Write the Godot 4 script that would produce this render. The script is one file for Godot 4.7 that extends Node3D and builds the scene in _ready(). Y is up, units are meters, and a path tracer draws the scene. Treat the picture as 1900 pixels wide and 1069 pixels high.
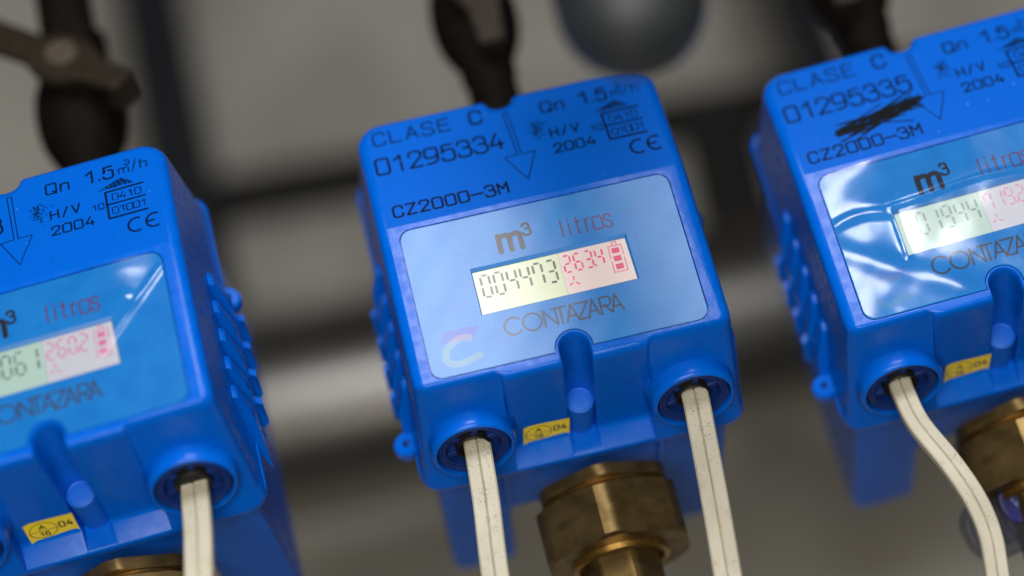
extends Node3D
# Three water meters on a wall: lengths below are in millimetres, MM turns them into metres.
const MM := 0.001
const DRAFT := 0.10
const LID := 40.0

var rng := RandomNumberGenerator.new()
var mats := {}
var grain := FastNoiseLite.new()
var crumple := FastNoiseLite.new()

# ---------------------------------------------------------------- mesh helpers
class Buf:
	var v := PackedVector3Array()
	var uv := PackedVector2Array()
	func tri(a: Vector3, b: Vector3, c: Vector3) -> void:
		v.append(a); v.append(b); v.append(c)
		uv.append(Vector2.ZERO); uv.append(Vector2.ZERO); uv.append(Vector2.ZERO)
	func triuv(a: Vector3, b: Vector3, c: Vector3, ua: Vector2, ub: Vector2, uc: Vector2) -> void:
		v.append(a); v.append(b); v.append(c)
		uv.append(ua); uv.append(ub); uv.append(uc)
	func quad(a: Vector3, b: Vector3, c: Vector3, d: Vector3) -> void:
		tri(a, b, c); tri(a, c, d)

# shade by crease angle: corners share a normal where their faces meet at less than `crease` degrees
func mesh_of(b: Buf, crease := 40.0) -> ArrayMesh:
	var n := b.v.size()
	var fn := PackedVector3Array()
	fn.resize(n / 3)
	var at := {}
	for i in n / 3:
		fn[i] = (b.v[i * 3 + 2] - b.v[i * 3]).cross(b.v[i * 3 + 1] - b.v[i * 3])
		for k in 3:
			var key := Vector3i((b.v[i * 3 + k] * 2000.0).round())
			if at.has(key):
				at[key].append(i)
			else:
				at[key] = [i]
	var limit := cos(deg_to_rad(crease))
	var unit := PackedVector3Array()
	unit.resize(n / 3)
	for i in n / 3:
		unit[i] = fn[i].normalized()
	var normals := PackedVector3Array()
	normals.resize(n)
	for i in n:
		var own := unit[i / 3]
		var sum := Vector3.ZERO
		for j in at[Vector3i((b.v[i] * 2000.0).round())]:
			if unit[j].dot(own) > limit:
				sum += fn[j]
		normals[i] = sum.normalized() if sum.length_squared() > 0 else own
	return pack(b, normals)

func pack(b: Buf, normals: PackedVector3Array) -> ArrayMesh:
	var scaled := PackedVector3Array()
	scaled.resize(b.v.size())
	for i in b.v.size():
		scaled[i] = b.v[i] * MM
	var a := []
	a.resize(Mesh.ARRAY_MAX)
	a[Mesh.ARRAY_VERTEX] = scaled
	a[Mesh.ARRAY_NORMAL] = normals
	a[Mesh.ARRAY_TEX_UV] = b.uv
	var m := ArrayMesh.new()
	m.add_surface_from_arrays(Mesh.PRIMITIVE_TRIANGLES, a)
	return m

# rings of equally many points joined by quads; the rings run clockwise seen from where they start
func loft(b: Buf, rings: Array, closed := true) -> void:
	for r in rings.size() - 1:
		var p: PackedVector3Array = rings[r]
		var q: PackedVector3Array = rings[r + 1]
		var n := p.size()
		for i in (n if closed else n - 1):
			var j := (i + 1) % n
			b.quad(p[i], q[i], q[j], p[j])

func cap(b: Buf, ring: PackedVector3Array, flip := false) -> void:
	var c := Vector3.ZERO
	for p in ring:
		c += p
	c /= ring.size()
	for i in ring.size():
		var j := (i + 1) % ring.size()
		if flip:
			b.tri(c, ring[j], ring[i])
		else:
			b.tri(c, ring[i], ring[j])

func turned(b: Buf, t: Transform3D) -> Buf:
	for i in b.v.size():
		b.v[i] = t * b.v[i]
	return b

# profile points (radius, height) round the axis y
func lathe(b: Buf, profile: Array, t := Transform3D(), seg := 48) -> void:
	var rings := []
	for p in profile:
		var ring := PackedVector3Array()
		for i in seg:
			var a := TAU * i / seg
			ring.append(t * Vector3(cos(a) * p.x, p.y, sin(a) * p.x))
		rings.append(ring)
	loft(b, rings)

# a hexagonal prism along y whose ends are turned off conically (scalloped edges)
func hexagon(b: Buf, flats: float, h0: float, h1: float, bite: float, bore: float, t := Transform3D(), turn := 0.0, seg := 96) -> void:
	var ap := flats / 2.0
	var r0 := ap * (1.0 + bite)
	var rings := []
	for k in 6:
		var ring := PackedVector3Array()
		for i in seg:
			var a := TAU * i / seg
			var s := fposmod(a + turn, PI / 3) - PI / 6
			var hexr := ap / cos(s)
			var r := lerpf(hexr, ap * 1.10, smoothstep(1.06, 1.145, hexr / ap))
			var fall := maxf(0.0, r - r0) * 0.62
			var q := Vector2(r, 0.0)
			match k:
				0: q = Vector2(bore, h0)
				1: q = Vector2(minf(r, r0), h0)
				2: q = Vector2(r, h0 + fall)
				3: q = Vector2(r, h1 - fall)
				4: q = Vector2(minf(r, r0), h1)
				5: q = Vector2(bore, h1)
			ring.append(t * Vector3(cos(a) * q.x, q.y, sin(a) * q.x))
		rings.append(ring)
	loft(b, rings)

func box(b: Buf, lo: Vector3, hi: Vector3, r := 0.0, t := Transform3D()) -> void:
	slab(b, [Vector2(lo.x, lo.y), Vector2(lo.x, hi.y), Vector2(hi.x, hi.y), Vector2(hi.x, lo.y)], lo.z, hi.z, r, t)

# an outline (clockwise seen from +z) made solid between z0 and z1 with its rims rounded by r
func slab(b: Buf, outline: Array, z0: float, z1: float, r := 0.0, t := Transform3D()) -> void:
	var rings := []
	var steps := 3 if r > 0.0 else 0
	for k in steps + 1:
		var f := PI / 2 * k / maxf(1.0, steps)
		rings.append(lifted(shrunk(outline, r * (1.0 - sin(f))), z1 - r * (1.0 - cos(f)), t))
	for k in steps + 1:
		var f := PI / 2 * (1.0 - k / maxf(1.0, steps))
		rings.append(lifted(shrunk(outline, r * (1.0 - sin(f))), z0 + r * (1.0 - cos(f)), t))
	for r_ in rings:
		r_.reverse()
	loft(b, rings)
	var flat := PackedVector2Array(shrunk(outline, r))
	var tris := Geometry2D.triangulate_polygon(flat)
	for i in range(0, tris.size(), 3):
		var p := [flat[tris[i]], flat[tris[i + 1]], flat[tris[i + 2]]]
		if (p[1] - p[0]).cross(p[2] - p[0]) > 0:
			p.reverse()
		b.tri(t * Vector3(p[0].x, p[0].y, z1), t * Vector3(p[1].x, p[1].y, z1), t * Vector3(p[2].x, p[2].y, z1))
		b.tri(t * Vector3(p[0].x, p[0].y, z0), t * Vector3(p[2].x, p[2].y, z0), t * Vector3(p[1].x, p[1].y, z0))

func lifted(outline: Array, z: float, t := Transform3D()) -> PackedVector3Array:
	var out := PackedVector3Array()
	for p in outline:
		out.append(t * Vector3(p.x, p.y, z))
	return out

# every corner moved inwards by d, the outline running clockwise
func shrunk(outline: Array, d: float) -> Array:
	if d == 0.0:
		return outline
	var out := []
	var n := outline.size()
	for i in n:
		var a: Vector2 = (outline[i] - outline[i - 1]).normalized()
		var c: Vector2 = (outline[(i + 1) % n] - outline[i]).normalized()
		var na := Vector2(a.y, -a.x)
		var nc := Vector2(c.y, -c.x)
		var m := (na + nc) / maxf(0.3, 1.0 + na.dot(nc))
		out.append(outline[i] + m * d)
	return out

func rounded(x0: float, y0: float, x1: float, y1: float, r: float, seg := 6) -> Array:
	var out := []
	for c in [[x1 - r, y1 - r, 90.0], [x1 - r, y0 + r, 0.0], [x0 + r, y0 + r, -90.0], [x0 + r, y1 - r, -180.0]]:
		for k in seg + 1:
			var a := deg_to_rad(c[2] - 90.0 * k / seg)
			out.append(Vector2(c[0] + cos(a) * r, c[1] + sin(a) * r))
	return out

# a cross-section swept along points; the section's x axis keeps close to `side`
func sweep(b: Buf, section: Array, path: Array, side: Vector3, grow := 1.0) -> void:
	var pts := smooth3(path, 7)
	var rings := []
	var run := 0.0
	var us := []
	for i in pts.size():
		var t: Vector3 = (pts[mini(i + 1, pts.size() - 1)] - pts[maxi(i - 1, 0)]).normalized()
		var x := (side - t * side.dot(t)).normalized()
		var z := x.cross(t)
		if i > 0:
			run += pts[i].distance_to(pts[i - 1])
		us.append(run)
		var ring := PackedVector3Array()
		for p in section:
			ring.append(pts[i] + x * p.x * grow + z * p.y * grow)
		rings.append(ring)
	var n: int = section.size()
	for r in rings.size() - 1:
		for i in n:
			var j := (i + 1) % n
			var u0 := float(i) / n
			var u1 := float(i + 1) / n
			var v0: float = us[r] / 130.0
			var v1: float = us[r + 1] / 130.0
			b.triuv(rings[r][i], rings[r + 1][j], rings[r + 1][i], Vector2(u0, v0), Vector2(u1, v1), Vector2(u0, v1))
			b.triuv(rings[r][i], rings[r][j], rings[r + 1][j], Vector2(u0, v0), Vector2(u1, v0), Vector2(u1, v1))
	cap(b, rings[0], true)
	cap(b, rings[-1])

func smooth3(path: Array, sub: int) -> Array:
	var out := []
	for i in path.size() - 1:
		var p0: Vector3 = path[maxi(i - 1, 0)]
		var p3: Vector3 = path[mini(i + 2, path.size() - 1)]
		for k in sub:
			out.append(path[i].cubic_interpolate(path[i + 1], p0, p3, float(k) / sub))
	out.append(path[-1])
	return out

# ---------------------------------------------------------------- scene helpers
func part(called: String, m: Mesh, mat: Material, parent: Node, label := "") -> MeshInstance3D:
	var o := MeshInstance3D.new()
	o.name = called
	o.mesh = m
	o.material_override = mat
	if label:
		o.set_meta("label", label)
	parent.add_child(o, true)
	return o

func tag(o: Node, label: String, category: String, group := "") -> void:
	o.set_meta("label", label)
	o.set_meta("category", category)
	if group:
		o.set_meta("group", group)

func thing(called: String, at: Vector3, label: String, category: String, group := "") -> Node3D:
	var o := Node3D.new()
	o.name = numbered(called)
	o.position = at * MM
	add_child(o)
	tag(o, label, category, group)
	return o

var used := {}
func numbered(called: String) -> String:
	used[called] = used.get(called, -1) + 1
	return called if used[called] == 0 else "%s_%03d" % [called, used[called]]

# ---------------------------------------------------------------- printing
const GLYPHS := {
	"0": "~2,6 4.1,6.1 4,3 4.1,-.1 2,0 -.1,-.1 0,3 -.1,6.1 2,6", "1": ".7,4.5 2.7,6 2.7,0", "2": "~.2,4.4 .2,6.2 3.9,6.2 4.1,4 2.6,2.6 .1,0|.1,0 4,0",
	"3": "~.2,5 .6,6.2 3.7,6.2 3.9,3.3 1.8,3.3|~1.8,3.3 4.2,3.2 4.1,-.2 .4,-.3 0,1.2", "4": "2.3,6 0,1.7 4,1.7|3,3.2 3,0", "5": "3.7,6 .6,6 .3,3.2|~.3,3.2 1.2,4.1 4.1,4.1 4,1.8 4.1,-.2 .6,-.4 0,1.1",
	"6": "~3.7,6 1.6,6 0,5 0,2 0,-.1 4,-.1 4,1.9 4,3.7 .4,3.8 0,2", "7": "0,6 4,6 1.5,0", "8": "~2,3.2 .2,3.2 .2,6.1 3.8,6.1 3.8,3.2 2,3.2 -.1,3.2 0,-.1 4,-.1 4.1,3.2 2,3.2", "9": "~.3,0 2.4,0 4,1 4,4 4,6.1 0,6.1 0,4.1 0,2.3 3.6,2.2 4,4",
	"A": "0,0 2,6 4,0|.7,1.9 3.3,1.9", "C": "~4,4.5 3.7,6.2 .1,6.2 0,3 .1,-.2 3.7,-.2 4,1.5", "E": "3.8,6 .2,6 .2,0 3.8,0|.2,3.1 3.2,3.1", "H": "0,0 0,6|4,0 4,6|0,3 4,3",
	"L": ".2,6 .2,0 3.8,0", "M": "0,0 0,6 2,2.6 4,6 4,0", "N": "0,0 0,6 4,0 4,6", "Q": "~2,6 4.1,6.1 4,3 4.1,-.1 2,0 -.1,-.1 0,3 -.1,6.1 2,6|2.5,1.6 4,-.2", "R": "0,0 0,6|~0,6 4,6.1 4.1,3.1 0,3|1.8,3 4,0",
	"S": "~3.8,4.8 3.4,6.2 .2,6.2 .1,3.5 3.9,2.8 3.9,-.2 .3,-.2 0,1.3", "T": "0,6 4,6|2,6 2,0", "V": "0,6 2,0 4,6", "Z": "0,6 4,6 0,0 4,0", "-": "-.4,2.8 4.6,2.8", ".": "1.7,.2 2,.2", "/": ".6,-.4 3.2,6.4",
	"m": "0,0 0,4|~0,2.6 .3,4.2 2,4.2 2,2.6 2,0|~2,2.6 2.3,4.2 4,4.2 4,2.6 4,0", "n": "0,0 0,4|~0,2.4 .4,4.2 3.4,4.3 3.4,2.4 3.4,0", "h": "0,0 0,6|~0,2.4 .4,4.2 3.4,4.3 3.4,2.4 3.4,0",
	"l": "0,0 0,6", "i": "0,0 0,4.2|0,5.4 0,6", "t": "0,5.6 0,.8|~0,.9 .1,0 .9,.1|-.8,4.2 .9,4.2", "r": "0,0 0,4.2|~0,2.6 .3,4.2 1.6,4.2", "o": "~1.9,4.3 4,4.4 3.9,2.1 4,-.2 1.9,-.1 -.2,-.2 0,2.1 -.2,4.4 1.9,4.3", "s": "~3,3.4 2.6,4.5 .2,4.4 .1,2.5 3.1,2 3.2,-.3 .2,-.2 0,.9",
}

class Print:
	var im: Image
	var px: float  # pixels per millimetre
	var x0: float
	var y1: float
	var wear: FastNoiseLite
	var worn := 0.0
	func _init(x0_: float, y0_: float, x1_: float, y1_: float, px_: float, base: Color) -> void:
		px = px_; x0 = x0_; y1 = y1_
		im = Image.create(int((x1_ - x0_) * px), int((y1_ - y0_) * px), false, Image.FORMAT_RGBA8)
		im.fill(base)
	func at(p: Vector2) -> Vector2:
		return Vector2((p.x - x0) * px, (y1 - p.y) * px)
	func dab(x: int, y: int, cover: float, ink: Color) -> void:
		if x < 0 or y < 0 or x >= im.get_width() or y >= im.get_height():
			return
		if wear and worn > 0.0:
			cover *= 1.0 - worn * clampf(wear.get_noise_2d(x * 3.0, y * 3.0) * 2.2 + 0.35, 0.0, 1.0)
		im.set_pixel(x, y, im.get_pixel(x, y).lerp(ink, clampf(cover, 0.0, 1.0) * ink.a))
	func line(pts: Array, width: float, ink: Color) -> void:
		var hw := width * px / 2.0
		# coverage of the whole polyline at once, so that joints are not inked twice
		var lo := Vector2(1e9, 1e9)
		var hi := -lo
		var q := []
		for p in pts:
			var a := at(p)
			q.append(a)
			lo = lo.min(a); hi = hi.max(a)
		var wide := int(hi.x - lo.x + 2 * hw) + 4
		var near := {}
		for s in q.size() - 1:
			var a: Vector2 = q[s]
			var d: Vector2 = q[s + 1] - a
			var l := maxf(d.length_squared(), 1e-6)
			for y in range(int(minf(a.y, a.y + d.y) - hw - 1), int(maxf(a.y, a.y + d.y) + hw + 2)):
				for x in range(int(minf(a.x, a.x + d.x) - hw - 1), int(maxf(a.x, a.x + d.x) + hw + 2)):
					var r := Vector2(x + 0.5, y + 0.5) - a
					var far := (r - d * clampf(r.dot(d) / l, 0.0, 1.0)).length()
					if far < hw + 0.5:
						var key := Vector2i(x, y)
						near[key] = minf(near.get(key, 1e9), far)
		for key in near:
			dab(key.x, key.y, hw + 0.5 - near[key], ink)
	func fill(poly: Array, ink: Color) -> void:
		var q := PackedVector2Array()
		var lo := Vector2(1e9, 1e9)
		var hi := -lo
		for p in poly:
			var a := at(p)
			q.append(a)
			lo = lo.min(a); hi = hi.max(a)
		for y in range(int(lo.y), int(hi.y) + 1):
			for x in range(int(lo.x), int(hi.x) + 1):
				var c := 0.0
				for s in [Vector2(.25, .25), Vector2(.75, .25), Vector2(.25, .75), Vector2(.75, .75)]:
					if Geometry2D.is_point_in_polygon(Vector2(x, y) + s, q):
						c += 0.25
				if c > 0.0:
					dab(x, y, c, ink)
	func texture() -> ImageTexture:
		return ImageTexture.create_from_image(im)

func chaikin(p: Array, times := 3) -> Array:
	for t in times:
		var q := [p[0]]
		for i in p.size() - 1:
			q.append(p[i].lerp(p[i + 1], 0.25))
			q.append(p[i].lerp(p[i + 1], 0.75))
		q.append(p[-1])
		p = q
	return p

func glyph(pr: Print, c: String, x: float, y: float, w: float, h: float, pen: float, ink: Color) -> void:
	if not GLYPHS.has(c):
		return
	for s in GLYPHS[c].split("|"):
		var pts := []
		for t in s.trim_prefix("~").split(" "):
			var n: PackedStringArray = t.split(",")
			pts.append(Vector2(x + float(n[0]) / 4.0 * w, y + float(n[1]) / 6.0 * h))
		if s.begins_with("~"):
			pts = chaikin(pts)
		pr.line(pts, pen, ink)

func write(pr: Print, text: String, x: float, y: float, w: float, h: float, pitch: float, pen: float, ink: Color) -> void:
	for i in text.length():
		glyph(pr, text[i], x + i * pitch, y, w, h, pen, ink)

func ring_points(c: Vector2, rx: float, ry: float, a0: float, a1: float, n := 24) -> Array:
	var out := []
	for i in n + 1:
		var a := deg_to_rad(lerpf(a0, a1, float(i) / n))
		out.append(c + Vector2(cos(a) * rx, sin(a) * ry))
	return out

const BLUE := Color(0.0, 0.37, 0.80)

func face_print(serial: String, which: int) -> ImageTexture:
	var pr := Print.new(-42, 0, 42, 37, 13, BLUE)
	pr.wear = grain
	pr.worn = 0.3
	var ink := Color(0.015, 0.05, 0.11, [0.8, 0.97, 0.9][which])
	write(pr, "CLASE", -37.0, 28.7, 3.2, 4.3, 4.5, 0.5, ink)
	write(pr, "C", -10.2, 28.9, 3.1, 4.3, 4.5, 0.68, ink)
	write(pr, serial, -37.8, 18.5, 3.4, 5.3, 4.46, 0.66, ink)
	write(pr, "CZ2000-3M", -36.1, 3.2, 2.5, 3.5, 3.54, 0.58, ink)
	# flow arrow
	pr.line([Vector2(-.3, 15.1), Vector2(-1.1, 30.2), Vector2(0.1, 30.3), Vector2(.75, 15.1)], 0.28, ink)
	pr.line([Vector2(-.3, 15.1), Vector2(-3.9, 14.9), Vector2(.6, 6.0), Vector2(4.5, 15.1), Vector2(.75, 15.1)], 0.28, ink)
	pr.worn = 0.6
	write(pr, "Q", 9.3, 27.5, 2.7, 3.5, 3.4, 0.55, ink)
	write(pr, "n", 13.2, 27.5, 2.5, 3.6, 3.4, 0.55, ink)
	glyph(pr, "1", 19.6, 27.5, 3.0, 4.0, 0.65, ink)
	glyph(pr, ".", 22.3, 27.5, 2.6, 4.0, 0.65, ink)
	glyph(pr, "5", 24.6, 27.5, 2.6, 4.0, 0.65, ink)
	pr.worn = 0.8
	glyph(pr, "m", 28.8, 27.9, 2.6, 2.6, 0.42, ink)
	glyph(pr, "3", 30.6, 30.6, 1.2, 1.7, 0.35, ink)
	glyph(pr, "/", 32.0, 27.7, 1.9, 3.8, 0.4, ink)
	glyph(pr, "h", 34.6, 28.0, 1.9, 3.0, 0.42, ink)
	# worn approval stamp beside the mounting letters
	for i in 60:
		var p := Vector2(6.6 + rng.randfn() * 0.9, 22.2 + rng.randfn() * 1.5)
		pr.line([p, p + Vector2(rng.randfn() * .5, rng.randfn() * .5)], 0.28, Color(ink, 0.6))
	pr.line([Vector2(5.2, 24.6), Vector2(6.4, 23.6), Vector2(7.2, 25.0), Vector2(8.2, 23.8)], 0.3, ink)
	pr.worn = 0.45
	write(pr, "H/V", 9.8, 18.5, 2.0, 2.8, 2.85, 0.5, ink)
	write(pr, "2004", 9.6, 12.8, 2.1, 2.9, 3.0, 0.5, ink)
	# framed approval numbers under a little roof
	pr.line([Vector2(34.5, 22.7), Vector2(24.5, 22.6), Vector2(24.7, 13.2), Vector2(34.8, 13.2)], 0.62, ink)
	pr.line([Vector2(24.6, 18.1), Vector2(34.6, 18.1)], 0.55, ink)
	pr.worn = 0.75
	pr.fill([Vector2(22.4, 23.6), Vector2(29, 26.6), Vector2(32.5, 23.6)], Color(ink, 0.75))
	write(pr, "10", 20.6, 17.3, 1.3, 1.9, 1.8, 0.34, ink)
	write(pr, "0410", 26.2, 19.2, 1.5, 2.2, 2.0, 0.34, ink)
	write(pr, "01001", 25.8, 14.5, 1.5, 2.2, 1.85, 0.34, ink)
	pr.worn = 0.3
	pr.line(ring_points(Vector2(31.3, 8.8), 2.1, 2.3, 65, 295), 0.62, ink)
	pr.line(ring_points(Vector2(36.0, 8.8), 2.1, 2.3, 65, 295), 0.62, ink)
	pr.line([Vector2(34.0, 8.8), Vector2(35.9, 8.8)], 0.62, ink)
	pr.worn = 0.0
	if which == 2:  # marker scribbled over the plate
		for i in 64:
			var k := i / 63.0
			var mid := Vector2(lerpf(-25.0, -3.6, k), lerpf(10.6, 14.2, k))
			var reach := 2.2 + 6.0 * sin(PI * k)
			var d := Vector2(1.0, 0.23 + rng.randfn() * 0.06).normalized()
			pr.line([mid - d * reach + Vector2(0, rng.randfn() * 2.3 * sin(PI * k) + .2), mid + d * reach + Vector2(0, rng.randfn() * 2.3 * sin(PI * k))], 0.42, Color(0.045, 0.055, 0.07, 0.8))
	for i in 26:  # specks of dust and flaws
		var p := Vector2(rng.randf_range(-40, 40), rng.randf_range(1, 34))
		var pale := rng.randf() < 0.55
		pr.line([p, p + Vector2(rng.randfn(), rng.randfn()) * 0.12], rng.randf_range(0.12, 0.26), Color(.75, .82, .95, .8) if pale else Color(0, .06, .2, .8))
	return pr.texture()

func label_print(which: int) -> ImageTexture:
	var base := Color(0.08, 0.46, 0.77)
	var pr := Print.new(-36, -21.7, 36, 21.7, 12, base)
	for y in pr.im.get_height():
		for x in pr.im.get_width():
			var k := grain.get_noise_2d(x * 0.35, y * 0.35 + which * 900.0) * 0.035
			pr.im.set_pixel(x, y, Color(base.r + k, base.g + k, base.b + k * 0.8))
	pr.wear = grain
	pr.worn = 0.3
	var dark := Color(0.15, 0.14, 0.17, 0.95)
	# m3, in bold
	pr.line([Vector2(-11.2, 9.6), Vector2(-11.2, 14.2)], 1.45, dark)
	pr.line(chaikin([Vector2(-11.2, 12), Vector2(-11, 14), Vector2(-8.4, 14.2), Vector2(-8.35, 12.4), Vector2(-8.35, 9.6)]), 1.4, dark)
	pr.line(chaikin([Vector2(-8.35, 12), Vector2(-8.1, 14), Vector2(-5.6, 14.2), Vector2(-5.5, 12.4), Vector2(-5.5, 9.6)]), 1.4, dark)
	glyph(pr, "3", -4.5, 12.9, 1.9, 3.2, 0.68, dark)
	var red := Color(0.42, 0.16, 0.27, 0.9)
	var lx := 5.5
	for c in ["l:0", "i:2.0", "t:4.2", "r:6.4", "o:8.35", "s:11.3"]:
		var s: PackedStringArray = c.split(":")
		glyph(pr, s[0], lx + float(s[1]), 10.0, 2.4, 4.8 if s[0] in "li" else 5.0, 0.42, red)
	var gray := Color(0.25, 0.23, 0.27, 0.85)
	pr.line(ring_points(Vector2(-12.9, -11.9), 2.35, 2.4, 42, 318, 36), 0.56, gray)
	pr.line(ring_points(Vector2(-8.0, -11.9), 2.4, 2.4, 0, 360, 40), 0.56, gray)
	for s in [[-4.9, -14.2, -4.9, -9.6], [-4.9, -9.6, -1.7, -14.2], [-1.7, -14.2, -1.7, -9.6], [-2.6, -9.6, 1.1, -9.6], [-.45, -9.6, -.45, -14.2], [.7, -14.2, 2.4, -9.5], [2.4, -9.5, 3.9, -14.2], [1.3, -12.7, 3.4, -12.7],
			[3.4, -9.6, 6.8, -9.6], [6.8, -9.6, 3.7, -14.2], [3.7, -14.2, 6.6, -14.2], [6.4, -14.2, 8.0, -9.5], [8.0, -9.5, 9.3, -14.2], [6.9, -12.7, 8.9, -12.7], [9.9, -14.2, 9.9, -9.6], [11, -12, 12.5, -14.2], [12.6, -14.2, 14.0, -9.4], [14.0, -9.4, 15.5, -14.2], [13.1, -12.7, 14.9, -12.7]]:
		pr.line([Vector2(s[0], s[1]), Vector2(s[2], s[3])], 0.54, gray)
	pr.line(chaikin([Vector2(9.9, -9.6), Vector2(12.6, -9.4), Vector2(12.8, -12), Vector2(9.9, -12)]), 0.54, gray)
	# faded emblem: a violet bar over a cream sweep
	pr.worn = 0.3
	pr.fill([Vector2(-30.6, -9.0), Vector2(-21.6, -9.4), Vector2(-23.2, -12.6), Vector2(-32.4, -12.4)], Color(0.40, 0.24, 0.66, [0.25, 0.5, 0.25][which]))
	pr.line(chaikin([Vector2(-24.6, -12.2), Vector2(-27.5, -11.6), Vector2(-31.6, -14.6), Vector2(-31.4, -18.4), Vector2(-27.5, -18.9), Vector2(-23.0, -17.6)]), 1.9, Color(0.80, 0.66, 0.56, [0.15, 0.4, 0.16][which]))
	pr.worn = 0.0
	for i in 30:
		var p := Vector2(rng.randf_range(-35, 35), rng.randf_range(-20, 20))
		pr.line([p, p + Vector2(rng.randfn(), rng.randfn()) * 0.2], rng.randf_range(0.08, 0.2), Color(.06, .1, .2, .7) if rng.randf() < .6 else Color(.7, .8, .9, .6))
	return pr.texture()

# segments a..g of a seven-segment digit
const LIT := {"0": "abcdef", "1": "bc", "2": "abged", "3": "abgcd", "4": "fgbc", "5": "afgcd", "6": "afgedc", "7": "abcf", "8": "abcdefg", "9": "abcdfg"}
func digit(pr: Print, c: String, x: float, y: float, w: float, h: float, pen: float, ink: Color) -> void:
	var g := pen * 1.05
	var s := {"a": [g, h, w - g, h], "d": [g, 0, w - g, 0], "g": [g, h / 2, w - g, h / 2], "f": [0, h - g, 0, h / 2 + g], "b": [w, h - g, w, h / 2 + g], "e": [0, h / 2 - g, 0, g], "c": [w, h / 2 - g, w, g]}
	for k in LIT[c]:
		var q: Array = s[k]
		var strength := rng.randf_range(0.72, 1.0)
		pr.line([Vector2(x + q[0], y + q[1]), Vector2(x + q[2], y + q[3])], pen, Color(ink, ink.a * strength))

func display_print(black: String, pink: String, contrast: float) -> ImageTexture:
	var green := Color(0.82, 0.86, 0.74)
	var rose := Color(0.88, 0.81, 0.80)
	if contrast < 0.9:
		green = Color(0.66, 0.77, 0.73)
		rose = Color(0.74, 0.75, 0.79)
	var pr := Print.new(-21, -7.2, 22, 7.5, 18, green)
	pr.im.fill_rect(Rect2i(int((2.8 + 21) * 18), 0, 400, 400), rose)
	pr.line([Vector2(2.8, -7.2), Vector2(2.8, 7.5)], 0.14, Color(.55, .55, .45, .5))
	var ink := Color(0.16, 0.17, 0.15, 0.85 * contrast)
	for i in black.length():
		digit(pr, black[i], -18.2 + i * 3.46, -1.8, 2.2, 6.3, 0.62, ink)
	var red := Color(0.86, 0.16, 0.40, 0.85 * contrast)
	var x := 3.7
	for c in pink:
		if c == ".":
			pr.line([Vector2(x - .55, .2), Vector2(x - .5, .2)], 0.55, red)
		else:
			digit(pr, c, x, 0.0, 1.8, 4.8, 0.52, red)
			x += 2.85
	# battery sign
	for s in [[15.9, -3, 19.4, -3], [15.9, 4.6, 19.4, 4.6], [15.9, -3, 15.9, .2], [15.9, 1.1, 15.9, 4.6], [19.4, -3, 19.4, .8], [19.4, 1.6, 19.4, 4.6], [17.1, 4.6, 17.1, 5.7], [17.1, 5.7, 18.2, 5.7], [18.2, 5.7, 18.2, 4.6]]:
		pr.line([Vector2(s[0], s[1]), Vector2(s[2], s[3])], 0.26, Color(red, .7 * contrast))
	for k in 3:
		pr.fill([Vector2(16.65, -2.3 + k * 2.35), Vector2(18.65, -2.3 + k * 2.35), Vector2(18.65, -.75 + k * 2.35), Vector2(16.65, -.75 + k * 2.35)], red)
	# flow star
	for a in [88.0, 208.0, 322.0]:
		var d := Vector2.from_angle(deg_to_rad(a))
		pr.line([Vector2(5.2, -3.0) + d * .55, Vector2(5.2, -3.0) + d * 1.5], 0.34, red)
	return pr.texture()

func sticker_print() -> ImageTexture:
	var pr := Print.new(0, 0, 12.4, 8, 22, Color(1.0, 0.89, 0.10))
	var ink := Color(0.12, 0.08, 0.03, 0.95)
	pr.line(ring_points(Vector2(4.1, 3.9), 3.45, 3.1, 0, 360, 40), 0.2, ink)
	pr.line([Vector2(.65, 3.75), Vector2(7.55, 3.75)], 0.17, ink)
	glyph(pr, "A", 3.3, 4.5, 1.5, 1.5, 0.34, ink)
	write(pr, "16", 2.9, 1.6, 1.0, 1.5, 1.4, 0.32, ink)
	write(pr, "04", 8.3, 3.4, 1.25, 2.1, 1.9, 0.42, ink)
	for i in 25:
		var p := Vector2(rng.randf() * 12.4, rng.randf() * 8)
		pr.line([p, p + Vector2(rng.randfn(), rng.randfn()) * .15], 0.1, Color(.35, .25, .02, .5))
	return pr.texture()

func plastic_print() -> ImageTexture:
	# 45 mm of moulded plastic: faint mottling, dust specks, nicks and hair scratches
	var pr := Print.new(0, 0, 45, 45, 13, BLUE)
	for y in pr.im.get_height():
		for x in pr.im.get_width():
			var k := grain.get_noise_2d(x * 0.6 + 70.0, y * 0.6) * 0.02
			pr.im.set_pixel(x, y, Color(0.0, BLUE.g + k, BLUE.b + k))
	for i in 110:
		var p := Vector2(rng.randf(), rng.randf()) * 45
		pr.line([p, p + Vector2(rng.randfn(), rng.randfn()) * 0.12], rng.randf_range(0.08, 0.22), Color(.62, .70, .82, .55) if rng.randf() < 0.5 else Color(.02, .05, .14, .75))
	for i in 26:
		var p := Vector2(rng.randf(), rng.randf()) * 45
		var d := Vector2.from_angle(rng.randf() * TAU) * rng.randf_range(1.0, 5.0)
		pr.line([p, p + d * .5 + Vector2(d.y, -d.x) * .06, p + d], rng.randf_range(0.05, 0.09), Color(.35, .55, .92, .35))
	return pr.texture()

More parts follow.
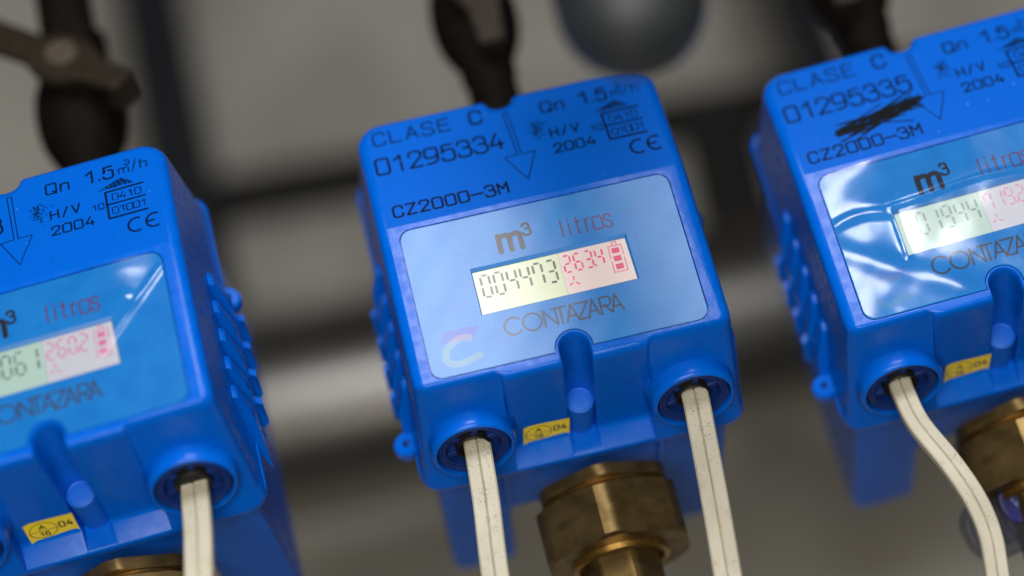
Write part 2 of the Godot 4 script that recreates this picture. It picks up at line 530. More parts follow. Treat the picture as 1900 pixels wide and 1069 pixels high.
func cable_print() -> ImageTexture:
	# u runs round the cable, v along 130 mm of it
	var pr := Print.new(0, 0, 24, 130, 9, Color(0.78, 0.74, 0.60))
	for y in pr.im.get_height():
		for x in pr.im.get_width():
			var k := grain.get_noise_2d(x * 0.5, y * 0.28) * 0.05
			var m := maxf(0.0, grain.get_noise_2d(x * 0.22 + 500, y * 0.12) - 0.22) * 0.35
			pr.im.set_pixel(x, y, Color(0.735 + k - m * .6, 0.715 + k - m * .8, 0.635 + k - m))
	for i in 100:  # grime in clusters
		var c := Vector2(rng.randf() * 12, 130 - rng.randf() * rng.randf() * 120)
		for k in rng.randi_range(2, 16):
			var p := c + Vector2(rng.randfn() * .9, rng.randfn() * 1.1)
			pr.line([p, p + Vector2(rng.randfn() * .12, rng.randfn() * .14)], rng.randf_range(.04, .16), Color(.2, .17, .13, rng.randf_range(.15, .75)))
	for i in 85:  # dirt in the groove between the two cores
		var y := rng.randf() * 130
		pr.line([Vector2(5.14, y), Vector2(5.14 + rng.randfn() * .05, y - rng.randf() * 3.5)], rng.randf_range(.08, .2), Color(.22, .19, .14, rng.randf_range(.4, .8)))
	for i in 34:
		var p := Vector2(rng.randf() * 24, rng.randf() * 130)
		pr.line([p, p + Vector2(rng.randfn() * .3, rng.randfn() * 1.6)], rng.randf_range(.3, .8), Color(.52, .34, .16, .14))
	return pr.texture()

# ---------------------------------------------------------------- materials
func stuff(color: Color, rough: float, metal := 0.0) -> StandardMaterial3D:
	var m := StandardMaterial3D.new()
	m.albedo_color = color
	m.roughness = rough
	m.metallic = metal
	return m

func noise_tex(freq: float, octaves := 4, seed_ := 1, ramp: Gradient = null, size := 512) -> NoiseTexture2D:
	var n := FastNoiseLite.new()
	n.noise_type = FastNoiseLite.TYPE_SIMPLEX_SMOOTH
	n.frequency = freq
	n.fractal_octaves = octaves
	n.seed = seed_
	var t := NoiseTexture2D.new()
	t.width = size
	t.height = size
	t.seamless = true
	t.noise = n
	if ramp:
		t.color_ramp = ramp
	return t

func ramp_of(a: Color, b: Color, lo := 0.3, hi := 0.7) -> Gradient:
	var g := Gradient.new()
	g.offsets = PackedFloat32Array([lo, hi])
	g.colors = PackedColorArray([a, b])
	return g

func relief(m: StandardMaterial3D, t: Texture2D, depth_mm: float, per_m: float) -> void:
	m.heightmap_enabled = true
	m.heightmap_texture = t
	m.heightmap_scale = depth_mm * 0.1
	m.uv1_triplanar = true
	m.uv1_scale = Vector3.ONE * per_m

func make_materials() -> void:
	var fine := noise_tex(0.09, 3, 3)
	var broad := noise_tex(0.02, 4, 8)
	mats.blue = stuff(Color.WHITE, 1.0)
	mats.blue.albedo_texture = plastic_print()
	mats.blue.roughness_texture = noise_tex(0.02, 4, 96, ramp_of(Color(0.21, 0.21, 0.21), Color(0.31, 0.31, 0.31)))
	mats.blue.metallic_specular = 0.3
	relief(mats.blue, fine, 0.010, 22.0)
	mats.gland = stuff(Color(0.02, 0.16, 0.42), 0.5)
	mats.rubber = stuff(Color(0.05, 0.045, 0.04), 0.6)
	mats.pin = stuff(Color(0.03, 0.40, 0.84), 0.5)
	relief(mats.pin, fine, 0.12, 60.0)
	mats.rim = stuff(Color(0.08, 0.46, 0.77), 0.35)
	# brass: dull brown patina with brighter worn grain
	mats.brass = stuff(Color.WHITE, 0.4, 0.8)
	mats.brass.albedo_texture = noise_tex(0.009, 6, 5, ramp_of(Color(0.40, 0.33, 0.19), Color(0.51, 0.42, 0.25)))
	relief(mats.brass, fine, 0.012, 30.0)
	mats.bright_brass = stuff(Color.WHITE, 0.3, 0.9)
	mats.bright_brass.albedo_texture = noise_tex(0.03, 4, 15, ramp_of(Color(0.60, 0.47, 0.24), Color(0.72, 0.57, 0.31)))
	relief(mats.bright_brass, fine, 0.02, 45.0)
	mats.valve = stuff(Color.WHITE, 0.7, 0.1)
	mats.valve.metallic_specular = 0.2
	mats.valve.albedo_texture = noise_tex(0.03, 4, 25, ramp_of(Color(0.05, 0.04, 0.03), Color(0.10, 0.08, 0.06)))
	relief(mats.valve, broad, 0.3, 20.0)
	mats.lever = stuff(Color.WHITE, 0.55, 0.3)
	mats.lever.metallic_specular = 0.3
	mats.lever.albedo_texture = noise_tex(0.03, 4, 35, ramp_of(Color(0.15, 0.125, 0.095), Color(0.23, 0.195, 0.15)))
	relief(mats.lever, broad, 0.2, 20.0)
	mats.screw = stuff(Color(0.42, 0.38, 0.33), 0.45, 0.5)
	mats.steel = stuff(Color.WHITE, 0.36, 0.85)
	mats.steel.albedo_texture = noise_tex(0.02, 5, 45, ramp_of(Color(0.50, 0.49, 0.465), Color(0.60, 0.59, 0.56)))
	relief(mats.steel, fine, 0.03, 30.0)
	mats.post = stuff(Color.WHITE, 0.5, 0.2)
	mats.post.albedo_texture = noise_tex(0.02, 4, 55, ramp_of(Color(0.13, 0.14, 0.16), Color(0.19, 0.20, 0.22)))
	relief(mats.post, broad, 0.1, 9.0)
	mats.bar = stuff(Color.WHITE, 0.7, 0.1)
	mats.bar.albedo_texture = noise_tex(0.02, 4, 65, ramp_of(Color(0.10, 0.095, 0.085), Color(0.17, 0.16, 0.14)))
	relief(mats.bar, broad, 0.2, 9.0)
	mats.wall = stuff(Color.WHITE, 0.9)
	mats.wall.albedo_texture = noise_tex(0.008, 6, 75, ramp_of(Color(0.83, 0.81, 0.755), Color(0.92, 0.905, 0.85), 0.25, 0.75), 1024)
	mats.wall.uv1_triplanar = true
	mats.wall.uv1_scale = Vector3.ONE * 1.1
	mats.grip = stuff(Color.WHITE, 0.55)
	mats.grip.albedo_texture = noise_tex(0.02, 4, 85, ramp_of(Color(0.12, 0.14, 0.16), Color(0.16, 0.175, 0.18)))
	relief(mats.grip, fine, 0.05, 12.0)
	mats.cable = stuff(Color.WHITE, 0.55)
	mats.cable.albedo_texture = cable_print()
	mats.sticker = stuff(Color.WHITE, 0.4)
	mats.sticker.albedo_texture = sticker_print()
	mats.clear = stuff(Color(0.22, 0.24, 0.30, 0.4), 0.2)
	mats.clear.metallic_specular = 0.2
	mats.clear.transparency = BaseMaterial3D.TRANSPARENCY_ALPHA
	mats.film = stuff(Color(0.1, 0.14, 0.2, 0.03), 0.17)
	mats.film.transparency = BaseMaterial3D.TRANSPARENCY_ALPHA
	mats.tagblue = stuff(Color(0.03, 0.08, 0.42), 0.35)
	mats.tagink = stuff(Color(0.62, 0.68, 0.88), 0.5)

# ---------------------------------------------------------------- the meter
func face_z(y: float) -> float:
	return 0.0 if y <= 23.5 else -(y - 23.5) * 0.1763

# outline of the lid, clockwise from the right lip of the notch; e moves it inwards, z is its height
var crease_right := 0
var crease_left := 0
var arch_mid := 0
func lid_outline(e: float, z: float, slope := 0.0) -> Array:
	var o := []
	var w := 41.4 - 0.06 * z - e
	var yt := 59.6 - 0.05 * z - e * 0.7
	var yk := -23.5 + 0.28 * z + e * 0.35
	var ym := -25.3 + DRAFT * z + e * 0.5 - slope
	var rt := 7.0 - e
	var rb := maxf(0.8, 3.4 - e)
	var nx := -1.2
	var nr := 3.5 + e * 0.4
	o.append(Vector2(nx + nr + 1.0, yt))
	for k in 7:
		var a := deg_to_rad(90.0 - 90.0 * k / 6)
		o.append(Vector2(w - rt + cos(a) * rt, yt - rt + sin(a) * rt))
	o.append(Vector2(w, 38.0))
	crease_right = o.size()
	o.append(Vector2(w, 23.5))
	for y in [12.0, 0.0, -12.0]:
		o.append(Vector2(w, y))
	for k in 6:
		var a := deg_to_rad(-90.0 * k / 5)
		o.append(Vector2(w - rb + cos(a) * rb, yk + rb + sin(a) * rb))
	o.append(Vector2(30.0, yk))
	o.append(Vector2(20.4 + e * .5, yk))
	o.append(Vector2(19.4 + e * .5, yk - .25))
	o.append(Vector2(18.9 - e * .3, ym + .3))
	o.append(Vector2(18.3 - e, ym))
	o.append(Vector2(12.0, ym))
	var sr := 3.7 + e * 0.22
	o.append(Vector2(0.7 + sr + 0.9, ym))
	o.append(Vector2(0.7 + sr + 0.15, ym + .4))
	o.append(Vector2(0.7 + sr, ym + 1.2))
	for k in 13:
		if k == 6:
			arch_mid = o.size()
		var a := deg_to_rad(180.0 * k / 12)
		o.append(Vector2(0.7 + cos(a) * sr, -21.2 + 0.16 * z + sin(a) * sr))
	o.append(Vector2(0.7 - sr, ym + 1.2))
	o.append(Vector2(0.7 - sr - 0.15, ym + .4))
	o.append(Vector2(0.7 - sr - 0.9, ym))
	o.append(Vector2(-12.0, ym))
	o.append(Vector2(-18.3 + e, ym))
	o.append(Vector2(-18.9 + e * .3, ym + .3))
	o.append(Vector2(-19.4 - e * .5, yk - .25))
	o.append(Vector2(-20.4 - e * .5, yk))
	o.append(Vector2(-30.0, yk))
	for k in 6:
		var a := deg_to_rad(-90.0 - 90.0 * k / 5)
		o.append(Vector2(-w + rb + cos(a) * rb, yk + rb + sin(a) * rb))
	for y in [-12.0, 0.0, 12.0]:
		o.append(Vector2(-w, y))
	crease_left = o.size()
	o.append(Vector2(-w, 23.5))
	o.append(Vector2(-w, 38.0))
	for k in 7:
		var a := deg_to_rad(180.0 - 90.0 * k / 6)
		o.append(Vector2(-w + rt + cos(a) * rt, yt - rt + sin(a) * rt))
	o.append(Vector2(nx - nr - 1.0, yt))
	o.append(Vector2(nx - nr, yt - 0.7))
	for k in range(1, 12):
		var a := deg_to_rad(180.0 + 180.0 * k / 12)
		o.append(Vector2(nx + cos(a) * nr, yt - 0.7 + sin(a) * (2.5 + e * .3)))
	o.append(Vector2(nx + nr, yt - 0.7))
	return o

# outline of the label (g = 0) or of the recess it lies in (g = gap), clockwise from the middle of its top
func label_outline(g: float) -> Array:
	var o := [Vector2(0.7, 21.7 + g)]
	var r := 3.0 + g
	var x := 36.0 + g
	var y := 21.7 + g
	for k in 6:
		var a := deg_to_rad(90.0 - 90.0 * k / 5)
		o.append(Vector2(x - r + cos(a) * r, y - r + sin(a) * r))
	for k in 6:
		var a := deg_to_rad(-90.0 * k / 5)
		o.append(Vector2(x - r + cos(a) * r, -y + r + sin(a) * r))
	var s := 5.0 - g
	var a0 := rad_to_deg(asin((-y + 21.2) / s))
	for k in 13:
		var a := deg_to_rad(lerpf(a0, 180.0 - a0, k / 12.0))
		o.append(Vector2(0.7 + cos(a) * s, -21.2 + sin(a) * s))
	for k in 6:
		var a := deg_to_rad(-90.0 - 90.0 * k / 5)
		o.append(Vector2(-x + r + cos(a) * r, -y + r + sin(a) * r))
	for k in 6:
		var a := deg_to_rad(180.0 - 90.0 * k / 5)
		o.append(Vector2(-x + r + cos(a) * r, y - r + sin(a) * r))
	return o

func fill_flat(b: Buf, poly: Array, zf: Callable, uvf = null) -> void:
	var flat := PackedVector2Array(poly)
	var t := Geometry2D.triangulate_polygon(flat)
	if t.is_empty():
		push_error("outline could not be filled")
	for i in range(0, t.size(), 3):
		var p := [flat[t[i]], flat[t[i + 1]], flat[t[i + 2]]]
		if (p[1] - p[0]).cross(p[2] - p[0]) > 0:
			p.reverse()
		var q := []
		var u := []
		for c in p:
			q.append(Vector3(c.x, c.y, zf.call(c)))
			u.append(uvf.call(c) if uvf != null else Vector2.ZERO)
		b.triuv(q[0], q[1], q[2], u[0], u[1], u[2])

func lid_mesh() -> Array:
	var b := Buf.new()
	var rings := []
	var R := 2.6
	for k in 5:
		var f := PI / 2 * k / 4
		var e := R * (1.0 - sin(f))
		var dz := -R * (1.0 - cos(f))
		var ring := PackedVector3Array()
		for p in lid_outline(e, dz):
			ring.append(Vector3(p.x, p.y, face_z(p.y) + dz))
		rings.append(ring)
	for s in [[.2, 0.0], [.4, 0.0], [.6, 0.0], [.8, 0.0], [.88, 0.0], [.905, -.15, 1], [.93, -.4, 2], [1.0, -.5, 3]]:
		var z := lerpf(-R, -LID, s[0])
		var ring := PackedVector3Array()
		for p in lid_outline(s[1], z, [0.0, 0.1, 0.5, 5.0][maxi(0, int(s[2] if s.size() > 2 else 0))]):
			ring.append(Vector3(p.x, p.y, lerpf(face_z(p.y) - R, -LID, s[0])))
		rings.append(ring)
	loft(b, rings)
	var top := lid_outline(R, 0.0)
	# panel border with the recess of the label in it
	var hole := label_outline(0.35)
	var n := hole.size()
	var half := 13 + 6  # index of the inner arch's middle
	var right := [Vector2(0.7, 23.5)] + top.slice(crease_right, arch_mid + 1)
	var back := hole.slice(0, half + 1)
	back.reverse()
	fill_flat(b, right + back, func(_p): return 0.0)
	var left := top.slice(arch_mid, crease_left + 1) + [Vector2(0.7, 23.5), hole[0]]
	var back2 := hole.slice(half, n)
	back2.reverse()
	fill_flat(b, left + back2, func(_p): return 0.0)
	loft(b, [lifted(hole, -1.4), lifted(hole, 0.0)])
	fill_flat(b, hole, func(_p): return -1.4)
	# the printed upper face
	var u := Buf.new()
	var up := top.slice(crease_left) + top.slice(0, crease_right + 1)
	fill_flat(u, up, func(p): return face_z(p.y), func(p): return Vector2((p.x + 42.0) / 84.0, (37.0 - (p.y - 23.5) / 0.9848) / 37.0))
	return [mesh_of(b, 32), mesh_of(u, 32)]

# a sheet cut to an outline, its height given by a function
func sheet(outline: Array, hole: Array, step: float, zf: Callable, skirt: float) -> ArrayMesh:
	var b := Buf.new()
	var poly := PackedVector2Array(outline)
	var cut := PackedVector2Array(hole)
	var nx := int(72.0 / step)
	var ny := int(43.4 / step) + 1
	var uvf := func(c: Vector2): return Vector2((c.x + 36.0) / 72.0, (21.7 - c.y) / 43.4)
	for i in nx:
		for j in ny:
			var x := -36.0 + 72.0 * i / nx
			var y := -21.7 + 43.4 * j / ny
			var X := -36.0 + 72.0 * (i + 1) / nx
			var Y := -21.7 + 43.4 * (j + 1) / ny
			var cell := PackedVector2Array([Vector2(x, y), Vector2(x, Y), Vector2(X, Y), Vector2(X, y)])
			var got: Array[PackedVector2Array] = [cell]
			var inner := absf((x + X) / 2) < 31.5 and (y + Y) / 2 > -14.5 and (y + Y) / 2 < 17.5
			if not inner:
				got = Geometry2D.intersect_polygons(cell, poly)
			if cut.size():
				var rest: Array[PackedVector2Array] = []
				for g in got:
					rest.append_array(Geometry2D.clip_polygons(g, cut))
				got = rest
			for g in got:
				if g.size() >= 3 and not Geometry2D.triangulate_polygon(g).is_empty():
					fill_flat(b, Array(g), zf, uvf)
	var flat_count := b.v.size()
	var normals := PackedVector3Array()
	for i in flat_count:
		var p := Vector2(b.v[i].x, b.v[i].y)
		var d := 0.15
		normals.append(Vector3(zf.call(p - Vector2(d, 0)) - zf.call(p + Vector2(d, 0)), zf.call(p - Vector2(0, d)) - zf.call(p + Vector2(0, d)), 2 * d).normalized())
	if skirt > 0.0:
		var lo := PackedVector3Array()
		var hi := PackedVector3Array()
		for p in outline:
			hi.append(Vector3(p.x, p.y, zf.call(p)))
			lo.append(Vector3(p.x, p.y, zf.call(p) - skirt))
		loft(b, [hi, lo])
		for i in range(flat_count, b.v.size(), 3):
			var nn := (b.v[i + 2] - b.v[i]).cross(b.v[i + 1] - b.v[i]).normalized()
			for k in 3:
				normals.append(nn)
			b.uv[i] = uvf.call(Vector2(b.v[i].x, b.v[i].y)); b.uv[i + 1] = b.uv[i]; b.uv[i + 2] = b.uv[i]
	return pack(b, normals)

func wave(p: Vector2, which: int) -> float:
	var z := 0.0
	if which == 1:
		z = 0.035 * sin(p.x * 0.21 + p.y * 0.13) + 0.02 * sin(p.x * 0.5 - p.y * 0.42 + 1.0)
	return z

# film over the display: lifted and creased differently on each meter
func film_wave(p: Vector2, which: int) -> float:
	var z := 0.32
	if which == 0:
		var fold := (p.x - 31.0) * 0.72 - (p.y - 12.0) * 0.69   # crease running down-left from the right edge
		z += 0.42 * exp(-pow(fold / 0.9, 2)) * smoothstep(12.0, 20.0, p.x) * smoothstep(-16.0, -4.0, p.y)
		var rise := p.y - 8.6 + 0.004 * (p.x - 8) * (p.x - 8)
		z += 0.42 * exp(-pow(rise / 1.2, 2)) * smoothstep(20.0, 12.0, p.x)
		z += 0.9 * exp(-(pow((p.x - 25.0) / 3.4, 2) + pow((p.y - 10.5) / 2.4, 2)))
		z += 1.3 * smoothstep(36.0, 22.0, p.x) * smoothstep(9.0, 19.0, p.y) * smoothstep(4.0, 20.0, p.x)
		z += 0.05 * crumple.get_noise_2d(p.x, p.y)
		return z
	z += 0.42 * exp(-pow((p.y - 7.6 - 1.9 * exp(-pow((p.x - 4.0) / 15.0, 2))) / 0.9, 2)) * smoothstep(-23.0, -19.0, p.x)
	z += 0.35 * exp(-pow((p.x + 20.4) / 0.8, 2)) * smoothstep(8.5, 6.0, p.y) * smoothstep(-9.0, -7.0, p.y)
	var d := (p.x + 25.0) * 0.56 + (p.y + 9.0) * 0.83
	z += 0.62 * exp(-pow(d / 3.6, 2)) * smoothstep(2.0, -12.0, p.x)
	var d2 := p.y - 8.0 + 0.10 * (p.x + 30.0) + 0.03 * pow(p.x + 27.0, 2)
	z += 0.5 * exp(-pow(d2 / 1.6, 2)) * smoothstep(-19.0, -23.0, p.x)
	z += 0.012 * maxf(0.0, p.y - 9.0) * (p.x + 36.0) * smoothstep(6.0, -20.0, p.x)
	z += 0.2 * exp(-pow(((p.x - 18.0) * 0.66 - (p.y + 14.0) * 0.75) / 0.5, 2)) * smoothstep(-5.0, -9.0, p.y)
	z += 0.5 * crumple.get_noise_2d(p.x, p.y * 1.3) * smoothstep(16.0, -12.0, p.x)
	z += 0.03 * crumple.get_noise_2d(p.x * 3.0 + 40.0, p.y * 3.0)
	return z

func port_frame(side: float) -> Transform3D:
	var a := Vector3(0, -cos(deg_to_rad(14)), sin(deg_to_rad(14)))
	var x := Vector3.RIGHT
	return Transform3D(Basis(x, a, x.cross(a)), Vector3(29.4 * side, -34.2, -22.0))

func make_meter(which: int, serial: String, black: String, pink: String, lid: Array, shared: Dictionary) -> Node3D:
	var o := Node3D.new()
	part("lid", lid[0], mats.blue, o)
	var fm := stuff(Color.WHITE, 0.26)
	fm.metallic_specular = 0.4
	fm.albedo_texture = face_print(serial, which)
	part("printed_face", lid[1], fm, o, ["blue printed plate with the reading marks of the left meter", "blue printed plate with serial number 01295334", "blue printed plate with black scribble under serial number 01295335"][which])
	# label, its window and the display below
	var win := [Vector2(-20.2, -7.0), Vector2(-20.2, 6.7), Vector2(21.3, 6.9), Vector2(21.5, -6.7)]
	var lm := stuff(Color.WHITE, [0.5, 0.33, 0.5][which])
	lm.metallic_specular = 0.5 if which == 1 else 0.2   # the side labels lie dull under their film
	lm.albedo_texture = label_print(which)
	var lab := part("label_panel", sheet(label_outline(0.0), win, 1.0, func(p): return -0.06 + wave(p, which), 1.3), lm, o)
	var inner := [Vector2(-19.9, -6.6), Vector2(-19.9, 5.9), Vector2(20.8, 6.1), Vector2(21.1, -6.3)]
	var fb := Buf.new()
	loft(fb, [lifted(win, -0.10), lifted(inner, -0.7), lifted(inner, -1.2)])
	part("window_edge", mesh_of(fb, 20), mats.rim, lab)
	if which != 1:
		var film := func(p): return film_wave(p, which)
		part("clear_film", sheet(shrunk(label_outline(0.0), 0.15), [], 0.6, film, 0.0), mats.film, lab)
	var db := Buf.new()
	fill_flat(db, [Vector2(-21, -7.2), Vector2(-21, 7.5), Vector2(22, 7.5), Vector2(22, -7.2)], func(_p): return -1.0, func(p): return Vector2((p.x + 21.0) / 43.0, (7.5 - p.y) / 14.7))
	var dm := stuff(Color.WHITE, 0.3)
	dm.albedo_texture = display_print(black, pink, [0.62, 1.0, 0.5][which])
	part("display", mesh_of(db), dm, o)
	for k in shared.list:
		var c := part(k[0], k[1], k[2], o)
		for s in k.slice(3):
			part(s[0], s[1], s[2], c)
	return o

func shared_parts() -> Dictionary:
	var list := []
	# flange that closes the lid
	var fl := Buf.new()
	var out: Array = rounded(-44.8, -34.9, 44.8, 62.4, 6.0)
	slab(fl, out, -LID - 3.2, -LID + 0.05, 0.9)
	list.append(["flange", mesh_of(fl, 35), mats.blue])
	# ears with a hole for the sealing wire
	for e in [[-46.4, -20.2, 1.0], [45.2, 27.0, -1.0]]:
		var eb := Buf.new()
		var ring := []
		var hole := []
		var c := Vector2(e[0], e[1])
		for i in 24:
			var a := -TAU * i / 24
			ring.append(c + Vector2(cos(a), sin(a)) * (3.5 + (1.6 if cos(a) * e[2] > 0.55 else 0.0)))
			hole.append(c + Vector2(cos(a), sin(a)) * 1.0)
		for k in 1:
			var zs := [-LID - 3.4, -LID + 0.6]
			var r1 := lifted(ring, zs[0]); var r2 := lifted(ring, zs[1] - .6); var r3 := lifted(shrunk(ring, .55), zs[1])
			var h1 := lifted(hole, zs[1]); var h2 := lifted(hole, zs[0])
			var loop := [r1, r2, r3, h1, h2, r1]
			for r_ in loop.slice(0, 5):
				for n in r_.size():
					if r_[n].z > zs[0] + 1.0:
						r_[n].z -= 0.26 * (c.x - r_[n].x) * e[2]
			loop[5] = loop[0].duplicate()
			for r_ in loop:
				r_.reverse()
			loft(eb, loop)
		list.append(["ear", mesh_of(eb, 35), mats.blue])
	# slanted snap clips along both sides, and the hooks of the lower body under them
	for side in [-1.0, 1.0]:
		for k in 5:
			var cb := Buf.new()
			var y := 22.5 - k * 8.6
			var rings := []
			for q in [[40.8, 1.0, 0.0, 0.0], [43.4, 0.9, 0.3, 0.0], [44.2, 0.5, 0.8, 0.0], [46.0, 0.1, 5.2, 0.5], [46.5, -.3, 6.2, .9]]:
				var ring := PackedVector3Array()
				for p in [Vector2(y + 1.6, -25.4), Vector2(y + 3.6, -24.6), Vector2(y + 5.4, -25.6), Vector2(y + 5.6, -27.4), Vector2(y - 2.8, -41.0), Vector2(y - 5.6, -41.0)]:
					ring.append(Vector3(q[0] * side, p.x - q[2] * .6, minf(-38.0, p.y - q[2] * 1.4) if p.y < -38.0 else p.y - q[2] * 1.4))
				if side > 0:
					ring.reverse()
				rings.append(ring)
			loft(cb, rings)
			cap(cb, rings[-1], true)
			list.append(["clip", mesh_of(cb, 30), mats.blue])
			if k == 4:
				continue
			var hb := Buf.new()
			var hr := []
			for q in [[42.0, 0.0], [46.6, .2], [48.0, 1.2]]:
				var ring := PackedVector3Array()
				for p in [Vector2(y - 1.0 - q[1], -43.0), Vector2(y + 1.0 - q[1], -43.2), Vector2(y - 3.6 + q[1], -50.0), Vector2(y - 5.4 + q[1], -50.0)]:
					ring.append(Vector3(q[0] * side, p.x, p.y))
				if side > 0:
					ring.reverse()
				hr.append(ring)
			loft(hb, hr)
			cap(hb, hr[-1], true)
			list.append(["hook", mesh_of(hb, 30), mats.blue])
	# lower body: widening away from the flange, open round the pipe union
	var bb := Buf.new()
	var br := []
	for q in [[-LID - 3.0, -31.4, 0.0], [-46.0, -31.5, 0.0], [-74.0, -32.4, 0.0], [-74.0, -32.4, 0.0], [-110.0, -33.6, 0.0], [-112.2, -33.5, .5], [-113.4, -33.0, 1.5], [-114.0, -32.0, 2.6]]:
		var yb: float = q[1]
		var c: float = q[2]
		var gap := -8.0 if br.size() > 2 else yb + .6  # the opening starts below the union
		br.append(lifted([Vector2(41.0 - c, yb + 3.0), Vector2(40.2 - c, yb + .9), Vector2(38.2 - c, yb), Vector2(24.0 + c, yb), Vector2(22.2 + c, yb + .7), Vector2(21.6 + c, minf(gap, yb + 2.4)), Vector2(21.4, gap), Vector2(-21.6, gap), Vector2(-21.8 - c, minf(gap, yb + 2.4)), Vector2(-22.4 - c, yb + .7), Vector2(-24.2 - c, yb), Vector2(-38.2 + c, yb), Vector2(-40.2 + c, yb + .9), Vector2(-41.0 + c, yb + 3.0), Vector2(-41.2 + c, 58.0), Vector2(-39.2, 60.0), Vector2(39.2, 60.0), Vector2(41.2 - c, 58.0)], q[0]))
	loft(bb, br)
	fill_flat(bb, Array(br[-1]).map(func(p): return Vector2(p.x, p.y)), func(_p): return -114.0)
	list.append(["base", mesh_of(bb, 35), mats.blue])
	for s in [-20.4, 19.6]:
		var rb := Buf.new()
		box(rb, Vector3(s - .7 + signf(s) * 1.8, -33.4, -72.0), Vector3(s + .7 + signf(s) * 1.8, -31.0, -LID - 1.6), 0.3)
		list.append(["rib", mesh_of(rb, 30), mats.blue])
	# sealing pin standing in the groove
	var pb := Buf.new()
	var pt := Transform3D(Basis(Vector3.RIGHT, Vector3(0, 0, 1), Vector3(0, -1, 0)), Vector3(0.7, -24.9, 0))
	lathe(pb, [Vector2(0, -25.6), Vector2(2.6, -25.65), Vector2(3.0, -25.9), Vector2(3.3, -25.7), Vector2(3.7, -25.95), Vector2(3.9, -26.6), Vector2(3.9, -LID - 1)], pt, 32)
	list.append(["seal_pin", mesh_of(pb, 40), mats.pin])
	for s in [-1.0, 1.0]:
		var f := port_frame(s)
		var cb := Buf.new()
		lathe(cb, [Vector2(12.6, -16), Vector2(12.3, -6.6), Vector2(12.0, -5.6), Vector2(11.5, -4.8), Vector2(11.35, -2.2), Vector2(11.2, -1.1), Vector2(10.85, -.35), Vector2(10.3, 0), Vector2(9.95, -.12), Vector2(9.85, -.5), Vector2(9.8, -6.0)], f, 64)
		var gb := Buf.new()
		lathe(gb, [Vector2(9.55, -6), Vector2(9.5, -1.2), Vector2(9.25, -.75), Vector2(8.9, -.7), Vector2(8.2, -1.3), Vector2(7.9, -1.2), Vector2(7.5, -1.25), Vector2(7.15, -1.8), Vector2(7.0, -3.7), Vector2(4.0, -3.7)], f, 64)
		var sub := [["gland", mesh_of(gb, 35), mats.gland]]
		for k in 6:
			var wb := Buf.new()
			var wt := f * Transform3D(Basis(Vector3.UP, TAU * k / 6 + 0.35), Vector3.ZERO)
			box(wb, Vector3(4.2, -3.9, -.8), Vector3(7.2, -2.2, .8), 0.2, wt)
			sub.append(["gland_web", mesh_of(wb, 30), mats.gland])
		var gr := Buf.new()
		lathe(gr, [Vector2(4.7, -4.0), Vector2(4.7, -1.6), Vector2(4.35, -1.1), Vector2(4.0, -1.4), Vector2(3.8, -3.3), Vector2(0.0, -3.35)], f, 40)
		sub.append(["grommet", mesh_of(gr, 35), mats.rubber])
		list.append(["cable_port", mesh_of(cb, 35), mats.blue] + sub)
	# verification sticker, on the front between the left port and the groove
	var sb := Buf.new()
	var su := []
	for i in 9:
		var row := []
		for j in 6:
			var u := i / 8.0
			var v := j / 5.0
			var x := lerpf(-15.7, -3.1, u) + (v - .5) * 0.5
			var z := lerpf(-36.9, -27.9, v) - .35 * u
			var lift := 0.12 + 0.35 * pow(maxf(0.0, 1.0 - u * 6.0), 2) + 0.05 * sin(u * 5.0 + v * 3.0)
			row.append([Vector3(x, -25.3 + DRAFT * z - lift, z), Vector2(u, 1.0 - v)])
		su.append(row)
	for i in 8:
		for j in 5:
			var a = su[i][j]; var b2 = su[i + 1][j]; var c = su[i + 1][j + 1]; var d = su[i][j + 1]
			sb.triuv(a[0], d[0], c[0], a[1], d[1], c[1])
			sb.triuv(a[0], c[0], b2[0], a[1], c[1], b2[1])
	list.append(["verification_sticker", mesh_of(sb, 60), mats.sticker])
	return {"list": list}

# ---------------------------------------------------------------- fittings
func brass_union(pos: Transform3D, label: String) -> Node3D:
	var o := thing("pipe_union", Vector3.ZERO, label, "pipe union", "brass unions below the meters")
	o.transform = Transform3D(pos.basis, (pos * Vector3(3.2, -31.5, -59)) * MM)
	var down := Transform3D(Basis(Vector3.RIGHT, PI), Vector3.ZERO)  # +y of the shapes points down the pipe
	var b := Buf.new()
	hexagon(b, 34.5, 6.6, 9.9, 0.09, 5.0, down, PI / 6 + .05)
	part("hex_flange", mesh_of(b, 28), mats.brass, o)
	b = Buf.new()
	lathe(b, [Vector2(8, 9.8), Vector2(16.4, 9.8), Vector2(16.9, 10.1), Vector2(17.0, 10.7), Vector2(16.3, 11.1), Vector2(16.3, 11.4), Vector2(17.0, 11.6), Vector2(17.2, 12.3), Vector2(16.6, 12.8), Vector2(8, 12.8)], down, 72)
	part("collar", mesh_of(b, 35), mats.bright_brass, o)
	b = Buf.new()
	hexagon(b, 38.2, 12.2, 27.6, 0.035, 13.6, down, PI / 3 * .5 + .10)
	part("union_nut", mesh_of(b, 24), mats.brass, o)
	b = Buf.new()
	lathe(b, [Vector2(13.8, 26.4), Vector2(13.4, 29.0), Vector2(12.6, 29.6), Vector2(11.9, 29.2), Vector2(11.6, 27.0), Vector2(8.0, 27.0)], down, 56)
	part("nut_lip", mesh_of(b, 35), mats.bright_brass, o)
	b = Buf.new()
	hexagon(b, 19.0, 26.0, 46.0, 0.05, 6.0, down, .25)
	part("tail_piece", mesh_of(b, 24), mats.brass, o)
	b = Buf.new()
	lathe(b, [Vector2(7.5, 45.5), Vector2(8.2, 46.2), Vector2(8.2, 120)], down, 32)
	part("outlet_pipe", mesh_of(b, 35), mats.brass, o)
	return o

